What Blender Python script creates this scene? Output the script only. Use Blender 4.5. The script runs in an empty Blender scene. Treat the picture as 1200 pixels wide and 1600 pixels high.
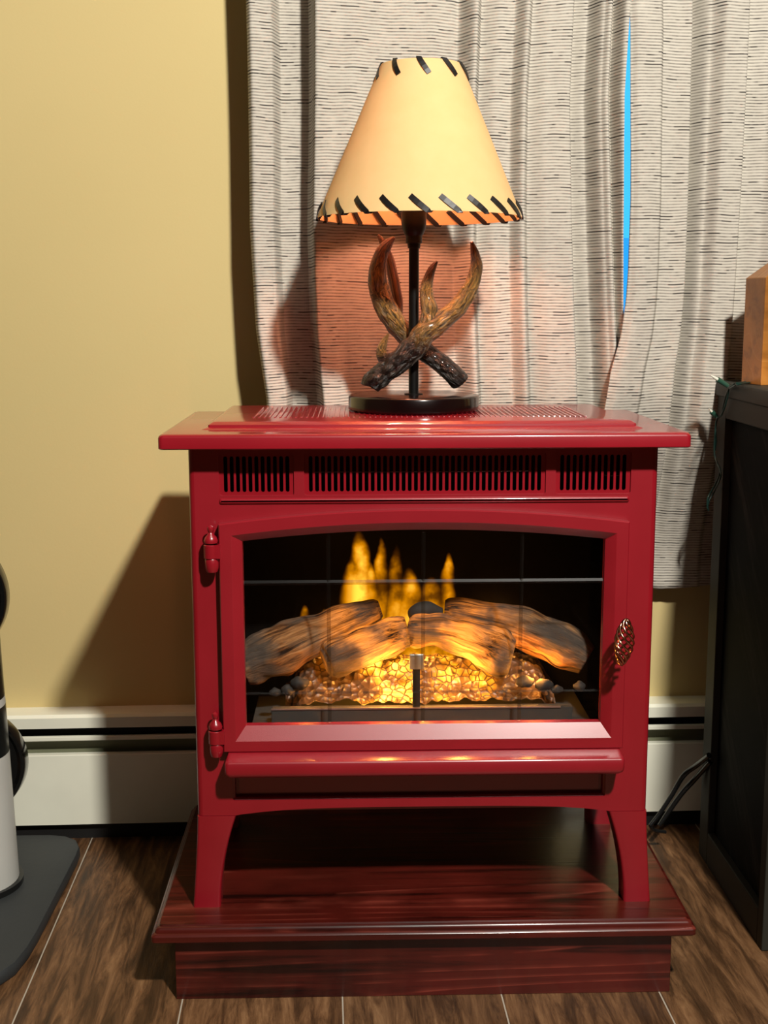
import bpy, bmesh, math, random
from mathutils import Vector, Matrix, noise
random.seed(7)
PI = math.pi
S = bpy.context.scene
C = S.collection

# ------------------------------------------------------------------ camera, sky, light, exposure
CAM = Vector((-0.083, -1.4271, 0.8292)); YAW, PITCH, ROLL, FPX = 0.025, 0.1635, -0.0017, 1923.8
WY, WA = 0.43305, 0.02598            # heater front distance and the small angle between stove and wall
def cam_axes():
    cy, sy = math.cos(YAW), math.sin(YAW)
    F = Vector((sy*math.cos(PITCH), cy*math.cos(PITCH), -math.sin(PITCH)))
    r = Vector((cy, -sy, 0)); u = r.cross(F)
    return r*math.cos(ROLL)+u*math.sin(ROLL), -r*math.sin(ROLL)+u*math.cos(ROLL), F
RX, UX, FX = cam_axes()
cd = bpy.data.cameras.new('camera'); cam = bpy.data.objects.new('camera', cd); C.objects.link(cam)
cam.matrix_world = Matrix(((RX.x, UX.x, -FX.x, CAM.x), (RX.y, UX.y, -FX.y, CAM.y), (RX.z, UX.z, -FX.z, CAM.z), (0, 0, 0, 1)))
cd.sensor_fit = 'VERTICAL'; cd.sensor_height = 36; cd.lens = FPX/1600*36; cd.clip_start = .02
S.camera = cam
def at(px, py, Y):                   # point seen at photo pixel (px,py) on the plane y = Y
    d = FX+RX*((px-600)/FPX)-UX*((py-800)/FPX)
    return CAM+d*((Y-CAM.y)/d.y)

S.view_settings.view_transform = 'Standard'; S.view_settings.look = 'None'
S.view_settings.gamma = 1; S.view_settings.exposure = 0.45; S.view_settings.use_curve_mapping = False
W = bpy.data.worlds.new('dusk_sky'); S.world = W; W.use_nodes = True
bg = W.node_tree.nodes['Background']; bg.inputs[0].default_value = (.05, .48, 1, 1); bg.inputs[1].default_value = 1.15

def light(name, kind, loc, energy, color, size=None, aim=None):
    l = bpy.data.lights.new(name, kind); l.energy = energy; l.color = color
    o = bpy.data.objects.new(name, l); C.objects.link(o); o.location = loc
    if kind == 'AREA':
        l.shape = 'DISK'; l.size = size
    elif size: l.shadow_soft_size = size
    if aim is not None:
        o.rotation_euler = (Vector(aim)-Vector(loc)).to_track_quat('-Z', 'Y').to_euler()
    return o
KEY = Vector((.53, -1.60, 2.20))
light('ceiling_key_light', 'AREA', KEY, 62, (1, .95, .86), .12, (0, .2, .6))

# ------------------------------------------------------------------ node material helper
class M:
    def __init__(s, name, base=(.5, .5, .5), rough=.5, metal=0, coat=0, spec=.5, **kw):
        s.m = bpy.data.materials.new(name); s.m.use_nodes = True
        s.t = s.m.node_tree; s.p = s.t.nodes['Principled BSDF']
        s.set('Base Color', base); s.set('Roughness', rough); s.set('Metallic', metal)
        s.set('Coat Weight', coat); s.set('Specular IOR Level', spec)
        for k, v in kw.items(): s.set(k.replace('_', ' '), v)
    def set(s, k, v):
        i = s.p.inputs[k]
        if hasattr(v, 'links') or isinstance(v, bpy.types.NodeSocket): s.t.links.new(v, i)
        elif i.type == 'RGBA': i.default_value = (*v[:3], 1)
        else: i.default_value = v
    def n(s, typ, **kw):
        nd = s.t.nodes.new(typ)
        ins = kw.pop('ins', {})
        for k, v in kw.items(): setattr(nd, k, v)
        for k, v in ins.items():
            i = nd.inputs[k]
            if isinstance(v, bpy.types.NodeSocket): s.t.links.new(v, i)
            elif i.type == 'RGBA': i.default_value = (*v[:3], 1)
            else: i.default_value = v
        return nd
    def co(s, kind='Object', scale=(1, 1, 1)):
        t = s.n('ShaderNodeTexCoord'); mp = s.n('ShaderNodeMapping', ins={0: t.outputs[kind], 3: scale})
        return mp.outputs[0]
    def noise(s, vec, scale=5, detail=3, rough=.5, dist=0):
        return s.n('ShaderNodeTexNoise', ins={'Vector': vec, 'Scale': scale, 'Detail': detail, 'Roughness': rough, 'Distortion': dist}).outputs['Fac']
    def ramp(s, fac, stops):
        r = s.n('ShaderNodeValToRGB', ins={0: fac}); e = r.color_ramp.elements
        while len(e) < len(stops): e.new(.5)
        for k, (p, c) in enumerate(stops):
            e[k].position = p; e[k].color = (*c, 1) if len(c) == 3 else c
        return r.outputs[0]
    def math(s, op, a, b=None, c=None, clamp=False):
        ins = {0: a}
        if b is not None: ins[1] = b
        if c is not None: ins[2] = c
        return s.n('ShaderNodeMath', operation=op, use_clamp=clamp, ins=ins).outputs[0]
    def mix(s, fac, a, b, blend='MIX'):
        nd = s.n('ShaderNodeMix', data_type='RGBA', blend_type=blend)
        for k, v in ((0, fac), (6, a), (7, b)):
            i = nd.inputs[k]
            if isinstance(v, bpy.types.NodeSocket): s.t.links.new(v, i)
            elif k == 0: i.default_value = v
            else: i.default_value = (*v[:3], 1)
        return nd.outputs[2]
    def bump(s, h, strength=.3, dist=.002):
        b = s.n('ShaderNodeBump', ins={'Height': h, 'Strength': strength, 'Distance': dist})
        s.t.links.new(b.outputs[0], s.p.inputs['Normal'])
    def xyz(s, vec):
        return s.n('ShaderNodeSeparateXYZ', ins={0: vec}).outputs

def plain(name, base, rough=.5, bump=0, bscale=200, **kw):
    m = M(name, base, rough, **kw)
    v = m.co()
    f = m.noise(v, 12, 3)
    m.set('Base Color', m.mix(f, tuple(c*.9 for c in base), tuple(min(1, c*1.08) for c in base)))
    if bump: m.bump(m.noise(v, bscale, 2), bump, .001)
    return m.m

# materials
red = M('red_enamel', (.36, .006, .014), .34, coat=.75, spec=.5); red.set('Coat Roughness', .07)
_v = red.co(); red.set('Base Color', red.mix(red.noise(_v, 18, 4), (.225, .003, .009), (.29, .006, .015)))
red.bump(red.noise(_v, 900, 2), .05, .0005); RED = red.m
redt = M('red_enamel_textured', (.36, .006, .014), .40, coat=.85, spec=.5); redt.set('Coat Roughness', .24)
_v = redt.co(); redt.set('Base Color', redt.mix(redt.noise(_v, 18, 4), (.225, .003, .009), (.29, .006, .015)))
redt.bump(redt.noise(_v, 1400, 2), .18, .0006); REDT = redt.m
BLACK = plain('matte_black', (.006, .006, .006), .6)
BLACKM = plain('black_painted_metal', (.004, .0035, .003), .4, spec=.3)
CHROME = M('copper_spring_wire', (.55, .28, .18), .16, metal=1).m
STEEL = plain('brushed_steel', (.55, .55, .52), .35, metal=.9)

def wall_paint():
    m = M('yellow_wall_paint', (.6, .45, .17), .75, spec=.2); v = m.co()
    m.set('Base Color', m.mix(m.noise(v, 2.5, 4), (.60, .475, .215), (.66, .53, .25)))
    m.bump(m.noise(v, 260, 3), .12, .0008); return m.m
WALL = wall_paint()
CEIL = plain('dim_ceiling_paint', (.17, .16, .14), .9)  # unseen ceiling, its paint darkened to cut bounced fill light
DIM = plain('room_wall_paint', (.07, .055, .03), .9)

def floor_mat():
    m = M('dark_oak_plank_floor', (.1, .05, .02), .42, spec=.4); v = m.co()
    X, Y, Z = m.xyz(v)[:3]
    u = m.math('DIVIDE', m.math('SUBTRACT', X, .0935-.1945*20), .1945)
    idx = m.math('FLOOR', u); fr = m.math('FRACT', u)
    off = m.math('MULTIPLY', idx, 3.7)
    cv = m.n('ShaderNodeCombineXYZ', ins={0: m.math('MULTIPLY', X, 1), 1: m.math('ADD', m.math('MULTIPLY', Y, .12), off), 2: Z}).outputs[0]
    g1 = m.noise(cv, 60, 8, .7, .5); 
    cv2 = m.n('ShaderNodeCombineXYZ', ins={0: X, 1: m.math('ADD', m.math('MULTIPLY', Y, .3), off), 2: Z}).outputs[0]
    g2 = m.noise(cv2, 14, 5, .6, 1.6)
    col = m.ramp(g1, [(.32, (.006, .003, .0015)), (.44, (.06, .028, .012)), (.56, (.19, .095, .042)), (.70, (.36, .20, .095))])
    col = m.mix(m.math('MULTIPLY', g2, .6), col, (.10, .048, .02))
    pl = m.noise(m.n('ShaderNodeCombineXYZ', ins={0: idx, 1: 0.0, 2: 0.0}).outputs[0], 3.1, 0)
    col = m.mix(1, col, m.ramp(pl, [(.3, (.7, .7, .7)), (.7, (1.15, 1.1, 1.05))]), 'MULTIPLY')
    d = m.math('MULTIPLY', m.math('ABSOLUTE', m.math('SUBTRACT', fr, .5)), .1945*1)
    line = m.math('GREATER_THAN', d, .1945/2-.0009)
    m.set('Base Color', m.mix(line, col, (.42, .37, .30)))
    m.set('Roughness', m.math('ADD', m.math('MULTIPLY', g1, .3), .28))
    m.bump(g1, .5, .002); return m.m
FLOOR = floor_mat()

def stained_wood(name, dark, mid, light_, sc=1.0, rough=.22, coat=.6):
    m = M(name, mid, rough, coat=coat); m.set('Coat Roughness', .12); v = m.co('Object')
    X, Y, Z = m.xyz(v)[:3]
    cv = m.n('ShaderNodeCombineXYZ', ins={0: m.math('MULTIPLY', X, .05), 1: Y, 2: Z}).outputs[0]
    g = m.noise(cv, 60*sc, 7, .62, .3)
    big = m.noise(m.n('ShaderNodeCombineXYZ', ins={0: m.math('MULTIPLY', X, .06), 1: Y, 2: Z}).outputs[0], 9*sc, 1.5, .5, .15)
    col = m.ramp(g, [(.34, dark), (.5, mid), (.64, mid), (.80, light_)])
    ph = m.math('FRACT', m.math('MULTIPLY', big, 16.0))
    ln = m.ramp(ph, [(0, (1, 1, 1)), (.05, (1, 1, 1)), (.13, (0, 0, 0)), (.7, (0, 0, 0)), (1, (.5, .5, .5))])
    ln = m.math('MULTIPLY', ln, m.ramp(m.noise(m.n('ShaderNodeCombineXYZ', ins={0: m.math('MULTIPLY', X, .5), 1: Y, 2: Z}).outputs[0], 22, 3), [(.42, (0, 0, 0)), (.6, (1, 1, 1))]))
    col = m.mix(m.math('MULTIPLY', ln, .6), col, light_)
    col = m.mix(1, col, m.ramp(m.noise(v, 7, 4), [(.35, (.55, .55, .55)), (.65, (1.15, 1.15, 1.15))]), 'MULTIPLY')
    m.set('Base Color', col); m.bump(m.math('ADD', g, m.math('MULTIPLY', ln, -.5)), .25, .0012); return m.m
CHERRY = stained_wood('cherry_stained_pine', (.014, .0015, .001), (.080, .008, .005), (.26, .045, .028), 1.0, .3, .25)
MAPLE = stained_wood('honey_maple', (.30, .105, .015), (.44, .165, .028), (.52, .22, .05), .8, .35, .3)
DARKDISC = plain('espresso_lacquered_wood', (.006, .0015, .0015), .2, coat=.3)

def curtain_mat():
    m = M('striped_woven_linen', (.7, .66, .58), .95, spec=.1)
    uv = m.n('ShaderNodeTexCoord').outputs['UV']
    U, V, _ = m.xyz(uv)[:3]
    warp = m.noise(m.n('ShaderNodeCombineXYZ', ins={0: U, 1: m.math('MULTIPLY', V, .6), 2: 0.0}).outputs[0], 9, 2)
    V2 = m.math('ADD', V, m.math('MULTIPLY', warp, .010))
    r = m.math('DIVIDE', V2, .0042); row = m.math('FLOOR', r); fr = m.math('FRACT', r)
    tri = m.math('ABSOLUTE', m.math('SUBTRACT', m.math('MULTIPLY', fr, 2), 1))   # 0 at line centre
    mk = m.ramp(tri, [(.0, (1, 1, 1)), (.28, (.8, .8, .8)), (.62, (0, 0, 0)), (1, (0, 0, 0))])
    n1 = m.noise(m.n('ShaderNodeCombineXYZ', ins={0: m.math('MULTIPLY', U, 45), 1: m.math('MULTIPLY', row, 7.31), 2: 0.0}).outputs[0], 1, 3, .6)
    n2 = m.noise(m.n('ShaderNodeCombineXYZ', ins={0: m.math('MULTIPLY', U, 20), 1: m.math('MULTIPLY', row, 3.77), 2: 5.0}).outputs[0], 1, 2, .5)
    dash = m.ramp(n2, [(.0, (0, 0, 0)), (.565, (0, 0, 0)), (.62, (1, 1, 1))])
    fine = m.ramp(n1, [(.25, (.22, .22, .22)), (.5, (.55, .55, .55)), (.75, (.9, .9, .9))])
    amt = m.math('MULTIPLY', mk, m.math('MAXIMUM', fine, dash))
    base = m.mix(m.noise(uv, 30, 3), (.55, .51, .44), (.67, .63, .55))
    m.set('Base Color', m.mix(amt, base, (.02, .017, .02)))
    fib = m.noise(m.n('ShaderNodeCombineXYZ', ins={0: m.math('MULTIPLY', U, 900), 1: m.math('MULTIPLY', V, 900), 2: 0.0}).outputs[0], 1, 1)
    m.bump(m.math('ADD', m.math('MULTIPLY', fib, .5), m.math('MULTIPLY', mk, -.6)), .35, .0008)
    # cloth lets a little light through
    tr = m.n('ShaderNodeBsdfTranslucent', ins={0: (.6, .5, .42)})
    mx = m.n('ShaderNodeMixShader', ins={0: .06, 1: m.p.outputs[0], 2: tr.outputs[0]})
    m.t.links.new(mx.outputs[0], m.t.nodes['Material Output'].inputs[0]); return m.m
CLOTH = curtain_mat()

def shade_mat():
    m = M('parchment_lampshade', (.80, .52, .24), .8, spec=.2); v = m.co()
    f = m.noise(v, 40, 4)
    c = m.mix(f, (.80, .54, .24), (.86, .60, .29)); m.set('Base Color', c)
    tr = m.n('ShaderNodeBsdfTranslucent', ins={0: c})
    mx = m.n('ShaderNodeMixShader', ins={0: .165, 1: m.p.outputs[0], 2: tr.outputs[0]})
    m.t.links.new(mx.outputs[0], m.t.nodes['Material Output'].inputs[0]); return m.m
SHADE = shade_mat()
LACE = plain('black_leather_lace', (.008, .006, .006), .45)

def antler_mat():
    m = M('carved_antler_resin', (.3, .15, .05), .32, coat=.3); v = m.co('UV')
    U, V, _ = m.xyz(v)[:3]     # U around, V = darkness along the antler (0 burr end .. 1 tip)
    cv = m.n('ShaderNodeCombineXYZ', ins={0: m.math('MULTIPLY', U, 12), 1: m.math('MULTIPLY', V, 14), 2: 0.0}).outputs[0]
    g = m.noise(cv, 1.6, 5, .6, .8)
    col = m.ramp(V, [(0, (.010, .005, .003)), (.30, (.014, .007, .003)), (.42, (.17, .095, .025)), (.75, (.24, .14, .035)), (.88, (.11, .038, .010)), (1, (.09, .022, .008))])
    col = m.mix(1, col, m.ramp(g, [(.36, (.15, .13, .12)), (.5, (.9, .85, .8)), (.66, (1.9, 1.7, 1.3))]), 'MULTIPLY')
    vo = m.n('ShaderNodeTexVoronoi', ins={'Vector': m.n('ShaderNodeCombineXYZ', ins={0: m.math('MULTIPLY', U, 13), 1: m.math('MULTIPLY', V, 22), 2: 0.0}).outputs[0], 'Scale': 1.0}).outputs['Distance']
    lo = m.ramp(V, [(.25, (1, 1, 1)), (.5, (.15, .15, .15))])
    m.set('Base Color', col); m.bump(m.math('ADD', g, m.math('MULTIPLY', m.math('MULTIPLY', vo, lo), -.8)), 1.0, .006); return m.m
ANTLER = antler_mat()

def log_mat():
    m = M('molded_log', (.3, .17, .08), .8, spec=.2); v = m.co('UV')
    U, V, _ = m.xyz(v)[:3]
    cv = m.n('ShaderNodeCombineXYZ', ins={0: m.math('MULTIPLY', U, 16), 1: m.math('MULTIPLY', V, 2.2), 2: 0.0}).outputs[0]
    g = m.noise(cv, 1.5, 7, .65, .6)
    big = m.noise(m.co('Object'), 22, 3)
    col = m.ramp(g, [(.38, (.008, .004, .002)), (.46, (.09, .04, .014)), (.58, (.27, .135, .05)), (.72, (.42, .25, .12))])
    col = m.mix(m.ramp(big, [(.42, (0, 0, 0)), (.62, (1, 1, 1))]), col, (.16, .13, .10))
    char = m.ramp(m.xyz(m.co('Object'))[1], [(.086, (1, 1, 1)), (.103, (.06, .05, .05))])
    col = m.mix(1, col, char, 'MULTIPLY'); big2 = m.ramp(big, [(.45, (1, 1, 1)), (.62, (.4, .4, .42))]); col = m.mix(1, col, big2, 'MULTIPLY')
    m.set('Base Color', col); m.bump(g, 1.0, .007)
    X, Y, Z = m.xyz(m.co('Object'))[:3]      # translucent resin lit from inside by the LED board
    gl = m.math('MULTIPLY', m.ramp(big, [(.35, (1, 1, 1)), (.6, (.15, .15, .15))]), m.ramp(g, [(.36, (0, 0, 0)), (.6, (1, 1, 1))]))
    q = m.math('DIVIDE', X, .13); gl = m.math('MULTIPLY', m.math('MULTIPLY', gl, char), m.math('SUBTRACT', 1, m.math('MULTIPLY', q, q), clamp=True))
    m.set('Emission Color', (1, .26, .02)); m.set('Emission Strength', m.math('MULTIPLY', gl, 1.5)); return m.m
LOG = log_mat()
LOGCHAR = plain('charred_log_end', (.018, .017, .015), .8, .4, 60)

def ember_mat():
    m = M('glowing_ember_bed', (.05, .03, .02), .4); v = m.co()
    vor = m.n('ShaderNodeTexVoronoi', feature='F1', ins={'Vector': v, 'Scale': 105.0}).outputs['Distance']
    vore = m.n('ShaderNodeTexVoronoi', feature='DISTANCE_TO_EDGE', ins={'Vector': v, 'Scale': 105.0}).outputs['Distance']
    X, Y, Z = m.xyz(v)[:3]
    big = m.noise(v, 26, 3)
    # lit resin coals: two LED zones either side of the middle
    z1 = m.math('MAXIMUM', m.math('SUBTRACT', 1, m.math('POWER', m.math('DIVIDE', m.math('SUBTRACT', X, -.043), .050), 4)), 0)
    z2 = m.math('MAXIMUM', m.math('SUBTRACT', 1, m.math('POWER', m.math('DIVIDE', m.math('SUBTRACT', X, .055), .048), 4)), 0)
    z3 = m.math('MULTIPLY', m.math('MAXIMUM', m.math('SUBTRACT', 1, m.math('POWER', m.math('DIVIDE', m.math('SUBTRACT', X, -.115), .03), 2)), 0), .25)
    z = m.math('ADD', m.math('ADD', z1, z3), m.math('MULTIPLY', z2, .8), clamp=True)
    f = m.math('MULTIPLY', m.math('MULTIPLY', m.ramp(big, [(.38, (.05, .05, .05)), (.58, (1, 1, 1))]), z), m.ramp(vore, [(.02, (.15, .15, .15)), (.10, (1, 1, 1))]))
    m.set('Emission Color', m.ramp(f, [(0, (0, 0, 0)), (.2, (.25, .05, .0)), (.6, (1, .32, .01)), (1, (1, .62, .08))]))
    m.set('Emission Strength', m.math('MULTIPLY', f, 2.2)); 
    m.set('Base Color', m.mix(big, (.015, .01, .006), (.08, .05, .03))); m.bump(vor, 1, .006); return m.m
EMBER = ember_mat()

def flame_mat():
    m = M('flame_screen', (.003, .003, .003), .7, spec=.05); v = m.co()
    X, Y, Z = m.xyz(v)[:3]
    X = m.math('ADD', X, m.math('MULTIPLY', m.math('SUBTRACT', m.noise(v, 30, 3), .5), .012))
    tot = None
    for x0, zb, zt, w, a in FLAMES:
        h = m.math('DIVIDE', m.math('SUBTRACT', zt, Z), zt-zb, clamp=True)
        ww = m.math('MULTIPLY', m.math('POWER', h, .6), w)
        q = m.math('DIVIDE', m.math('SUBTRACT', X, x0), m.math('ADD', ww, .0006))
        g = m.math('SUBTRACT', 1, m.math('MULTIPLY', q, q), clamp=True)
        g = m.math('MULTIPLY', m.math('POWER', g, 1.3), m.math('MULTIPLY', m.math('MULTIPLY', h, 4, clamp=True), a))
        tot = g if tot is None else m.math('MAXIMUM', tot, g)
    blot = m.ramp(m.noise(v, 26, 4), [(.35, (.3, .3, .3)), (.62, (1, 1, 1))])
    f = m.math('MULTIPLY', tot, blot)
    m.set('Emission Color', m.ramp(f, [(0, (0, 0, 0)), (.15, (.20, .05, .0)), (.5, (.75, .25, .0)), (1, (1, .55, .05))]))
    m.set('Emission Strength', m.math('MULTIPLY', f, 1.5)); return m.m

def glass_mat(name, tint=(.9, .9, .9), refl=.06, rough=.02, ior=1.5):
    m = M(name); t = m.t; t.nodes.remove(m.p)
    tr = m.n('ShaderNodeBsdfTransparent', ins={0: tint}); gl = m.n('ShaderNodeBsdfGlossy', ins={0: (1, 1, 1), 1: rough})
    fr = m.n('ShaderNodeFresnel', ins={0: ior})
    mx = m.n('ShaderNodeMixShader', ins={0: m.math('MAXIMUM', fr.outputs[0], refl), 1: tr.outputs[0], 2: gl.outputs[0]})
    t.links.new(mx.outputs[0], t.nodes['Material Output'].inputs[0]); return m.m
GLASS = glass_mat('door_glass', (.95, .95, .95), .006, .02, 1.16)
GROOVE = glass_mat('bevelled_glass_groove', (.80, .78, .74), .012, .35, 1.2)

# ------------------------------------------------------------------ mesh helpers
def obj(name, bm, mat, parent=None, smooth=None, rot=0.0, bevel=0, world_loc=None):
    bmesh.ops.remove_doubles(bm, verts=bm.verts, dist=1e-6)
    bmesh.ops.recalc_face_normals(bm, faces=bm.faces)
    me = bpy.data.meshes.new(name); bm.to_mesh(me); bm.free()
    for mm in (mat if isinstance(mat, (list, tuple)) else [mat]): me.materials.append(mm)
    o = bpy.data.objects.new(name, me); C.objects.link(o)
    if smooth is not None:
        for p in me.polygons: p.use_smooth = True
        if smooth < 180:
            me.set_sharp_from_angle(angle=math.radians(smooth))
    if bevel:
        b = o.modifiers.new('bevel', 'BEVEL'); b.width = bevel; b.segments = 2; b.limit_method = 'ANGLE'; b.angle_limit = math.radians(40)
    if rot: o.rotation_euler.z = rot
    if parent is not None:
        o.parent = parent
        o.matrix_parent_inverse = parent_inv(parent)
    return o
def parent_inv(p):
    m = Matrix.Identity(4); q = p
    chain = []
    while q is not None:
        chain.append(q); q = q.parent
    for q in reversed(chain):
        m = m @ q.matrix_parent_inverse @ (Matrix.Translation(q.location) @ q.rotation_euler.to_matrix().to_4x4())
    return m.inverted()
def thing(name, label, cat, loc=(0, 0, 0), group=None, rot=0.0):
    o = bpy.data.objects.new(name, None); C.objects.link(o); o.location = loc; o.rotation_euler.z = rot
    o.empty_display_size = .05; o['label'] = label; o['category'] = cat
    if group: o['group'] = group
    return o
def tag(o, label, cat, group=None):
    o['label'] = label; o['category'] = cat
    if group: o['group'] = group
    return o
def box(bm, x0, x1, y0, y1, z0, z1):
    v = [bm.verts.new((x, y, z)) for x in (x0, x1) for y in (y0, y1) for z in (z0, z1)]
    for f in ((0, 1, 3, 2), (4, 6, 7, 5), (0, 4, 5, 1), (2, 3, 7, 6), (0, 2, 6, 4), (1, 5, 7, 3)):
        bm.faces.new([v[i] for i in f])
    return v
def loft(bm, loops, cap0=True, cap1=True, closed=True):
    L = [[bm.verts.new(p) for p in lp] for lp in loops]
    n = len(L[0])
    for a, b in zip(L, L[1:]):
        for i in range(n if closed else n-1):
            j = (i+1) % n
            bm.faces.new((a[i], a[j], b[j], b[i]))
    if cap0: bm.faces.new(L[0][::-1])
    if cap1: bm.faces.new(L[-1])
    return L
def rring(x0, x1, y0, y1, z, r=.004, n=5):
    pts = []
    for cx, cy, a in ((x1-r, y1-r, 0), (x0+r, y1-r, 90), (x0+r, y0+r, 180), (x1-r, y0+r, 270)):
        for k in range(n+1):
            t = math.radians(a+90*k/n); pts.append((cx+r*math.cos(t), cy+r*math.sin(t), z))
    return pts
def lathe(bm, prof, c=(0, 0, 0), n=32, axis='Z'):
    loops = []
    for r, h in prof:
        lp = []
        for i in range(n):
            t = 2*PI*i/n; a, b = r*math.cos(t), r*math.sin(t)
            p = {'Z': (a, b, h), 'Y': (a, h, b), 'X': (h, a, b)}[axis]
            lp.append((c[0]+p[0], c[1]+p[1], c[2]+p[2]))
        loops.append(lp)
    loft(bm, loops, prof[0][0] > 1e-5, prof[-1][0] > 1e-5)
def catmull(P, n):
    P = [Vector(p) for p in P]; out = []
    Q = [P[0]*2-P[1]]+P+[P[-1]*2-P[-2]]
    for i in range(1, len(Q)-2):
        for k in range(n):
            t = k/n; a, b, c, d = Q[i-1], Q[i], Q[i+1], Q[i+2]
            out.append(.5*((2*b)+(c-a)*t+(2*a-5*b+4*c-d)*t*t+(3*b-a-3*c+d)*t**3))
    out.append(P[-1]); return out
def tube(bm, pts, radii, n=10, seg=6, wob=0, wsc=60, vr=None, cap=True, flat=1.0, ridge=0):
    """tapered tube along a smooth path; uv = (around, along)"""
    P = catmull(pts, seg)
    R_ = catmull([(r, 0, 0) for r in radii], seg); V_ = catmull([(v, 0, 0) for v in (vr or [0]*len(pts))], seg)
    uvl = bm.loops.layers.uv.verify()
    up = Vector((0, 1, .01)); rings = []
    for i, p in enumerate(P):
        t = (P[min(i+1, len(P)-1)]-P[max(i-1, 0)]).normalized()
        a = (up-t*up.dot(t)).normalized() if abs(up.dot(t)) < .97 else t.orthogonal().normalized()
        b = t.cross(a); r = max(R_[i].x, .0003); rg = []
        for k in range(n):
            th = 2*PI*k/n; d = a*math.cos(th)*flat+b*math.sin(th)
            q = p+d*r
            rr = r
            if wob: rr = r*(1+wob*noise.noise(q*wsc))
            if ridge: rr *= 1+ridge*noise.noise(Vector((math.cos(th)*4, math.sin(th)*4, i*.12)))
            rg.append(bm.verts.new(p+d*rr))
        rings.append(rg)
    for i in range(len(rings)-1):
        for k in range(n):
            j = (k+1) % n
            f = bm.faces.new((rings[i][k], rings[i][j], rings[i+1][j], rings[i+1][k]))
            for l, (u, v) in zip(f.loops, ((k/n, i), ((k+1)/n, i), ((k+1)/n, i+1), (k/n, i+1))):
                vv = V_[v].x if vr else v/len(P)
                l[uvl].uv = (u, vv)
    if cap:
        for rg, v in ((rings[0][::-1], 0), (rings[-1], -1)):
            f = bm.faces.new(rg)
            for l in f.loops: l[uvl].uv = (.5, (V_[v].x if vr else 0))
    return rings
def prism(bm, outline, y0, y1):          # outline: (x,z) loop, extruded along y
    a = [bm.verts.new((x, y0, z)) for x, z in outline]; b = [bm.verts.new((x, y1, z)) for x, z in outline]
    n = len(a)
    bm.faces.new(a); bm.faces.new(b[::-1])
    for i in range(n): bm.faces.new((a[i], b[i], b[(i+1) % n], a[(i+1) % n]))
def rrect2(x0, x1, z0, z1, r, n=3):
    return [(p[0], p[1]) for p in rring(x0, x1, z0, z1, 0, r, n)]
def plate(bm, loops, y0, y1):            # flat plate with holes: loops of (x,z), first is the outline
    for y in (y0, y1):
        ed = []
        for lp in loops:
            v = [bm.verts.new((x, y, z)) for x, z in lp]
            ed += [bm.edges.new((v[i], v[(i+1) % len(v)])) for i in range(len(v))]
        bmesh.ops.triangle_fill(bm, use_beauty=True, use_dissolve=False, edges=ed)
    for lp in loops:
        a = [bm.verts.new((x, y0, z)) for x, z in lp]; b = [bm.verts.new((x, y1, z)) for x, z in lp]
        for i in range(len(a)): bm.faces.new((a[i], b[i], b[(i+1) % len(a)], a[(i+1) % len(a)]))

# ------------------------------------------------------------------ the room (turned by WA against the stove)
def struct(name, bm, mat, parent=None, **k):
    o = obj(name, bm, mat, parent, rot=0 if parent else WA, **k)
    if parent is None: o['kind'] = 'structure'
    return o
WALLY = WY+.045
bm = bmesh.new(); box(bm, -2.2, 2.4, -3.2, WALLY+.1, -.05, 0); struct('floor', bm, FLOOR)
WX0, WX1, WZ0, WZ1 = -.02, .62, .68, 1.72           # window opening
bm = bmesh.new()
for a in ((-2.2, WX0, 0, 2.4), (WX1, 2.4, 0, 2.4), (WX0, WX1, 0, WZ0), (WX0, WX1, WZ1, 2.4)):
    box(bm, a[0], a[1], WALLY, WALLY+.1, a[2], a[3])
struct('wall_back', bm, WALL)
bm = bmesh.new(); box(bm, -2.3, -2.2, -3.2, WALLY+.1, 0, 2.4); struct('wall_left', bm, DIM)
bm = bmesh.new(); box(bm, 2.4, 2.5, -3.2, WALLY+.1, 0, 2.4); struct('wall_right', bm, DIM)
bm = bmesh.new(); box(bm, -2.3, 2.5, -3.3, -3.2, 0, 2.4); struct('wall_front', bm, DIM)
bm = bmesh.new(); box(bm, -2.3, 2.5, -3.3, WALLY+.1, 2.4, 2.45); struct('ceiling', bm, CEIL)
# window
WHITE = plain('white_window_vinyl', (.7, .7, .68), .4)
bm = bmesh.new()
for a in ((WX0, WX0+.04, WZ0, WZ1), (WX1-.04, WX1, WZ0, WZ1), (WX0+.04, WX1-.04, WZ0, WZ0+.04), (WX0+.04, WX1-.04, WZ1-.04, WZ1)):
    box(bm, a[0], a[1], WALLY+.02, WALLY+.08, a[2], a[3])
win = struct('window_1', bm, WHITE)
bm = bmesh.new(); box(bm, WX0+.04, WX1-.04, WALLY+.045, WALLY+.05, WZ0+.04, WZ1-.04)
g = obj('window_pane', bm, glass_mat('window_glass', (.95, .97, 1)), None); g.parent = win
bm = bmesh.new(); box(bm, WX0+.04, WX1-.04, WALLY+.056, WALLY+.0565, WZ0+.04, .9385)
g = obj('insect_screen', bm, glass_mat('insect_screen_mesh', (.66, .84, .96), .02, .4), None); g.parent = win

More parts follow.
